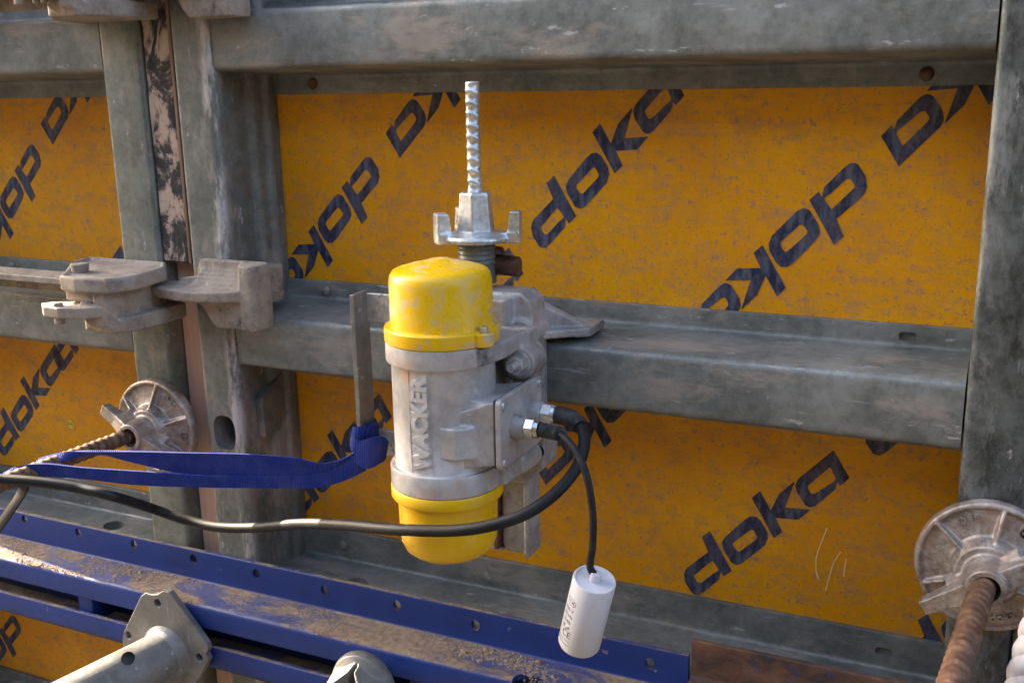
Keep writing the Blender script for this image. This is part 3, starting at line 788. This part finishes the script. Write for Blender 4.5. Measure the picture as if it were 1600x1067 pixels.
# ears and foot lugs that carry the fixing bolts
b = MB()
b.prism([(AX.x+.02,AX.y-.04),(AX.x+.052,AX.y-.022),(AX.x+.0590,AX.y+.010),(-.4085,-.074),(-.403,-.060),(-.403,-.041),(AX.x,-.041)],'z',-.2516,-.2345)
b.cyl((-.4130,-.041,-.2660),(-.4095,-.0740,-.2650),.0185,.0160,28)
b.prism([(-.4350,-.240),(-.4085,-.240),(-.4010,-.268),(-.4190,-.288),(-.4400,-.280)],'y',-.0625,-.041)
b.prism([(AX.x+.02,AX.y),(AX.x+.06,AX.y+.005),(-.405,-.065),(-.405,-.041),(AX.x,-.041)],'z',-.3740,-.3565)
b.cyl((-.4150,-.041,-.3660),(-.4150,-.078,-.3660),.0150,.0140,28)
b.box(AX.x-.05,-.432,-.080,-.041,-.37,-.24)
o = b.build('foot', M['alu_grey'], t, remesh=.0015, relax=4)
me = bpy.data.meshes.new_from_object(o.evaluated_get(bpy.context.evaluated_depsgraph_get())); o.modifiers.clear(); o.data = me
cut(o,[MB().cyl((-.4150,-.09,-.3660),(-.4150,-.046,-.3660),.0080,None,20)])
o.data.polygons.foreach_set('use_smooth',[True]*len(o.data.polygons)); o.data.set_sharp_from_angle(angle=RAD(50))
MB().cyl((-.4095,-.073,-.2650),(-.4095,-.0762,-.2650),.0125,None,28).build('washer', M['zinc'], t, bevel=.0005)
MB().cyl((-.4095,-.0762,-.2650),(-.4095,-.0845,-.2650),.0098,None,6).build('nut', M['zinc'], t, bevel=.0008)
MB().cyl((-.4095,-.0845,-.2650),(-.4095,-.0935,-.2650),.0052,.0046,14).build('bolt_end', M['zinc'], t, bevel=.0008)
# cast lettering WACKER running up the body
VA = math.atan2(-DIST-AX.y, -AX.x)          # direction from the axis to the camera
me = text_mesh('WACKER', .0208, .0011, .0010, 1.06)
xs = [v.co.x for v in me.vertices]; kx = .0905/(max(xs)-min(xs)); mid = (max(xs)+min(xs))/2
ys = [v.co.y for v in me.vertices]; ky = .0168/(max(ys)-min(ys)); midy = (max(ys)+min(ys))/2
A0 = VA-RAD(28)
for v in me.vertices:
    x,y,z = v.co; u = (x-mid)*kx; w = (y-midy)*ky
    a = A0 - w/(.0553*KR); r = .0562*KR+z*1.6
    v.co = (AX.x+r*math.cos(a), AX.y+r*math.sin(a), -.3035+u)
link('cast_lettering', me, M['alu_bright'], t, smooth=30)
for da in (-41,-15):
    b = MB(); a = VA+RAD(da)
    b.loft([[Vector((AX.x+r*math.cos(a+d),AX.y+r*math.sin(a+d),z)) for r,d in ((.0549*KR,-.008),(.0560*KR,-.004),(.0560*KR,.004),(.0549*KR,.008))] for z in (-.352,-.2545)]).build('casting_rib', M['alu'], t, smooth=60)
# terminal box with pad, cover, screws
XC = -.3950
b = MB()
b.prism([(-.1480,-.2820),(-.0850,-.2860),(-.0600,-.2960),(-.0600,-.3430),(-.1480,-.3420)],'x',-.440,XC-.0045)
b.loft([[(-.444,-.158,-.296),(-.444,-.092,-.284),(-.444,-.080,-.350),(-.444,-.155,-.350)],[(XC-.006,-.1485,-.2815),(XC-.006,-.078,-.2805),(XC-.006,-.078,-.3435),(XC-.006,-.1485,-.3425)]])
b.prism([(-.46,-.150),(-.450,-.1655),(-.432,-.1645),(-.416,-.151),(-.412,-.12),(-.46,-.12)],'z',-.337,-.306)
b.build('terminal_box', M['alu'], t, remesh=.0014, relax=6)
b = MB(); b.box(XC-.0055,XC-.0035,-.1495,-.0585,-.3440,-.2800); b.build('gasket', M['black'], t)
co = MB().prism(rounded([(-.1515,-.2785),(-.0575,-.2785),(-.0575,-.3455),(-.1515,-.3455)],.006,4),'x',XC-.0035,XC+.0020).build('terminal_cover', M['alu'], t, bevel=.0012)
for y,z in ((-.145,-.285),(-.064,-.285),(-.064,-.339),(-.145,-.339)):
    MB().cyl((XC+.0015,y,z),(XC+.0042,y,z),.0042,.0038,14).build('cover_screw', M['zinc'], co, bevel=.0006)
# cable glands
for gy,gz,mm in ((-.083,-.3085,'zinc'),(-.122,-.3110,'chrome')):
    MB().cyl((XC+.001,gy,gz),(XC+.014,gy,gz),.0118,.0105,24).build('gland_base', M['alu_grey'], t, bevel=.001)
    MB().cyl((XC+.0142,gy,gz),(XC+.0235,gy,gz),.0102,.0102,6).build('gland_nut', M[mm], t, bevel=.0008)
    MB().cyl((XC+.0236,gy,gz),(XC+.0275,gy,gz),.0088,.0080,20).build('gland_ring', M[mm], t, bevel=.0005)

# ------------------------------------------------------------ power cable
t = thing('power_cable', (-.45,-.18,-.46), 'thick black cable sweeping from the rear gland across the lower yellow cap', 'cable')
g0 = Vector((XC+.0276,-.083,-.3085))
pts = [g0, g0+Vector((.012,0,-.001)), at(906,664,-.090), at(913,692,-.105), at(901,730,-.125), at(868,770,-.150), at(820,803,-.172), at(760,822,-.1835), at(700,829,-.1870), at(620,827,-.1830),
       at(540,820,-.158), at(470,818,-.135), at(400,824,-.122), at(340,823,-.118), at(290,812,-.120), at(240,795,-.135), at(180,776,-.198), at(120,762,-.212), at(60,753,-.226), at(0,748,-.240), at(-70,742,-.256), at(-160,770,-.27)]
MB().tube(spline(pts,10),.0056,14).build('sheath', M['rubber'], t, smooth=60)
bp = spline(pts[:4],8)[:18]
MB().tube(bp,[.0088]*12+[.0080]*6,16).build('rubber_boot', M['black'], t, smooth=50)

# ------------------------------------------------------------ capacitor on its lead
t = thing('capacitor', tuple(at(905,1018,-.150)), 'white cylindrical capacitor hanging by its lead in front of the blue rail', 'capacitor')
c0 = at(929,905,-.165); c1 = at(904,1006,-.1545)
ax = (c1-c0).normalized(); Lc = (c1-c0).length; rc = .0193
def cap_ring(s, r, n=56):
    e1 = ax.cross(Vector((0,1,0))).normalized(); e2 = ax.cross(e1)
    return [c0+ax*s+(e1*math.cos(2*PI*k/n)+e2*math.sin(2*PI*k/n))*r for k in range(n)]
cb = MB().loft([cap_ring(s,r) for s,r in ((.0008,.0005),(.0006,rc-.0028),(-.0006,rc-.0022),(-.0006,rc-.0006),(.0004,rc),(Lc-.003,rc),(Lc-.0008,rc-.0012),(Lc,rc-.0035),(Lc,.0005))]).build('casing', M['white'], t, smooth=40)
MB().loft([cap_ring(s,r,24) for s,r in ((.001,.0050),(-.0075,.0048),(-.008,.0044),(-.008,.001))]).build('lead_sleeve', M['white'], t, smooth=40)
MB().loft([cap_ring(s,r,16) for s,r in ((Lc-.001,.004),(Lc+.004,.0038),(Lc+.0045,.001))]).build('stud', M['brown'], t, smooth=40)
# printed data on the left side of the casing
e1 = ax.cross(Vector((0,1,0))).normalized(); e2 = ax.cross(e1)
vd = (CAMP-c0); va = math.atan2(vd.dot(e2), vd.dot(e1))
left = CR*-1; la = math.atan2(left.dot(e2), left.dot(e1)); sgn = 1 if ((la-va+PI)%(2*PI)-PI) > 0 else -1
def on_cap(me, ang, s0):
    """print: text x runs around towards the right as seen, y runs up the axis"""
    for v in me.vertices:
        x,y,z = v.co; a = va+sgn*(RAD(ang)-x/rc); s = s0-y
        v.co = c0+ax*s+(e1*math.cos(a)+e2*math.sin(a))*(rc+.0002)
    return link('printed_data', me, M['ink'], cb)
on_cap(text_mesh('CE',.0095), 43, .0555)
for i,(tx,s,ang) in enumerate((('450 V',.0052,.0),('50 Hz',.0052,.0),('25/85',.0050,.0),('20 µF',.0052,0))):
    on_cap(text_mesh(tx,s), 52, .029+i*.0066)
on_cap(text_mesh('VDE',.0052), 50, .0205)
rg = flat_mesh([[(.0062*math.cos(a*PI/16),.0042*math.sin(a*PI/16)) for a in range(32)],[(.0058*math.cos(a*PI/16),.0038*math.sin(a*PI/16)) for a in range(32)]],0); on_cap(rg, 50, .0205)
for s in (.0625,.0665):
    on_cap(flat_mesh([[(-.010+i*.001,-.0003) for i in range(21)]+[(.010-i*.001,.0003) for i in range(21)]],0), 55, s)
# lead
g1 = Vector((XC+.0276,-.122,-.3110))
lp = [g1, g1+Vector((.010,0,-.001)), at(878,680,-.140), at(900,705,-.150), at(917,745,-.158), at(926,800,-.163), at(926,850,-.166), at(922,884,-.1665), c0-ax*.004]
MB().tube(spline(lp,10),.0033,12).build('lead', M['rubber'], t, smooth=60)
MB().tube(spline(lp[:4],8)[:16],.0068,16).build('rubber_boot', M['black'], t, smooth=50)

# ------------------------------------------------------------ blue webbing strap
t = thing('webbing_strap', (-.62,-.04,-.40), 'flat blue webbing strap tied from the handle bar to the left tie rod', 'strap')
def ribbon(name, stations, th=.0011, n=14):
    """stations: (px_top, py_top, px_bottom, py_bottom, y_top, y_bottom)"""
    A = spline([at(s[0],s[1],s[4]) for s in stations],n); B = spline([at(s[2],s[3],s[5]) for s in stations],n)
    rings = []
    for i,(a,b_) in enumerate(zip(A,B)):
        tg = (A[min(i+1,len(A)-1)]-A[max(i-1,0)]).normalized(); w = (b_-a); nn = tg.cross(w).normalized()*th
        row = []
        for k in range(6): row.append(a+w*k/5+nn+nn*.5*math.sin(k/5*PI))
        for k in range(5,-1,-1): row.append(a+w*k/5-nn)
        rings.append(row)
    return MB().loft(rings).build(name, M['strap'], t, smooth=60)
ribbon('upper_strand', [(62,716,40,738,-.150,-.160),(100,706,92,722,-.146,-.152),(150,704.5,150,709,-.140,-.132),(210,705,205,721,-.134,-.130),(290,707,280,738,-.122,-.120),(380,709,375,746,-.105,-.105),(460,715,458,746,-.088,-.088),(505,724,505,748,-.075,-.075),(545,712,535,738,-.060,-.062),(572,690,562,720,-.054,-.056)])
ribbon('lower_strand', [(8,738,0,744,-.196,-.200),(30,728,20,741,-.190,-.196),(70,724,60,743,-.180,-.180),(130,730,125,747,-.165,-.165),(220,736,215,757,-.145,-.145),(330,743,328,761,-.118,-.118),(430,744,430,762,-.096,-.096),(490,742,492,762,-.082,-.083),(530,728,535,752,-.067,-.068),(568,700,572,735,-.057,-.057)])
tl = ribbon('hanging_tail', [(25,742,40,746,-.200,-.200),(30,762,44,764,-.200,-.202),(10,795,22,800,-.204,-.206),(-20,835,-6,840,-.208,-.210)])
tl.data.materials[0] = M['rubber']
# knot: turns round the lower end of the bar
b = MB(); cx,cy = hx-.003,-.035
for zc,rr,tl in ((-.372,.0105,.12),(-.383,.0120,-.10),(-.392,.0105,.25)):
    rings = []
    for k in range(36):
        a = 2*PI*k/36; ex = 1+.55*abs(math.sin(a)); zz = zc+tl*rr*math.cos(a)*1.2
        p = Vector((cx+rr*math.cos(a)*1.0, cy+rr*math.sin(a)*1.75, zz)); nrm = Vector((math.cos(a),math.sin(a),0))
        hw = .0105
        rings.append([p+Vector((0,0,hw))-nrm*.001,p+Vector((0,0,hw*.3))+nrm*.002,p-Vector((0,0,hw*.4))+nrm*.0022,p-Vector((0,0,hw))-nrm*.001,p-nrm*.003])
    rings.append(rings[0]); b.loft(rings,cap=False)
b.build('knot', M['strap'], t, smooth=50)
ribbon('knot_end', [(560,690,552,722,-.058,-.062),(580,684,575,732,-.056,-.060),(598,682,596,722,-.050,-.052),(606,690,602,716,-.040,-.042)])

# ------------------------------------------------------------ bracing tube with flange plate
t = thing('brace_tube', tuple(at(262,1015,-.07)), 'galvanised brace tube with bolted flange plate in front of the blue rail', 'brace tube')
pc = at(266,1018,-.066)
outl = [(194,985),(220,931),(227,926),(235,929),(246,928),(254,923),(264,925),(296,968),(323,1006),(325,1014),(322,1022),(326,1031),(318,1046),(300,1078),(270,1100),(220,1095),(196,1050),(191,1000)]
o = MB().pxprism(outl,-.0720,-.0635).build('flange_plate', M['galv_tube'], t, bevel=.0015)
cs = []
for px,py in ((246,942),(311,1027),(200,992)):
    q = at(px,py,-.072); cs.append(MB().cyl((q.x,-.09,q.z),(q.x,-.05,q.z),.0052,None,14))
cut(o, cs); o.data.polygons.foreach_set('use_smooth',[True]*len(o.data.polygons))
tr = .0310
tb = MB().tube([(pc.x,-.0705,pc.z),(pc.x-.075,-.45,pc.z+.002),(pc.x-.515,-2.68,pc.z+.012)],tr,48).build('tube', M['galv_tube'], t, smooth=50)
q = at(200,1028,-.15); hd = ray(200,1028).normalized()
cut(tb,[MB().cyl(q-hd*.08,q+hd*.058,.0080,None,18)]); tb.data.set_sharp_from_angle(angle=RAD(50))
prof = []
b = MB(); n = 40
b.loft([[(pc.x+r*math.cos(2*PI*k/n),y,pc.z+r*math.sin(2*PI*k/n)) for k in range(n)] for r,y in ((tr-.002,-.084),(tr+.0012,-.081),(tr+.004,-.075),(tr+.0075,-.0719))],cap=False).build('weld', M['galv_tube'], t, smooth=60)

# ------------------------------------------------------------ winged bolt head on the rail
HY = -.098
hc = at(568,1072,HY)
t = thing('wedge_bolt', (hc.x,HY,hc.z), 'round galvanised bolt head with two raised wings at the bottom picture edge', 'bolt head')
b = MB(); n = 40
b.loft([[(hc.x+r*math.cos(2*PI*k/n),HY+y,hc.z+r*1.05*math.sin(2*PI*k/n)) for k in range(n)] for r,y in ((.001,.012),(.030,.012),(.0385,.006),(.0395,.000),(.0380,-.006),(.031,-.0105),(.001,-.012))])
W = lambda dx,y,dz: Vector((hc.x+dx,HY+y,hc.z+dz))
for sg in (-1,1):
    b.loft([[W(sg*.0012,-.004,.036),W(sg*.032,-.004,.019),W(sg*.036,-.004,-.03),W(sg*.002,-.004,-.03)],
            [W(sg*.0035,-.022,.030),W(sg*.026,-.040,.012),W(sg*.030,-.040,-.03),W(sg*.006,-.020,-.03)]])
b.cyl((hc.x,HY+.01,hc.z),(hc.x,-.02,hc.z),.0085,None,16)
b.build('head', M['galv_tube'], t, remesh=.0011, relax=4)

# ------------------------------------------------------------ white rope hanging at the right edge
t = thing('rope', tuple(at(1600,1067,-.15)), 'thick white twisted rope at the lower right picture edge', 'rope')
pth = spline([(.170,.050,.094),(.168,.005,.094),(.165,-.022,.060),(.155,-.045,-.04),(.140,-.080,-.16),at(1664,850,-.13),at(1643,920,-.135),at(1624,985,-.14),at(1608,1040,-.145),at(1590,1110,-.15),at(1576,1180,-.15),(.0,-.155,-.62),(-.005,-.155,-.80),(.0,-.150,-1.0)],24)
for s3 in range(3):
    out = []
    acc = 0
    for i,p in enumerate(pth):
        if i: acc += (p-pth[i-1]).length
        tg = (pth[min(i+1,len(pth)-1)]-pth[max(i-1,0)]).normalized(); e = tg.cross(Vector((0,1,0))).normalized(); f2 = tg.cross(e)
        a = acc/.052*2*PI+s3*2*PI/3; out.append(p+(e*math.cos(a)+f2*math.sin(a))*.0046)
    MB().tube(out,.0096,16).build('strand', M['rope'], t, smooth=60)

# ------------------------------------------------------------ lift everything to the true height above ground
for o in list(COL.objects):
    if o.parent is None and o.type not in ('CAMERA','LIGHT'):
        o.location.z += ZC
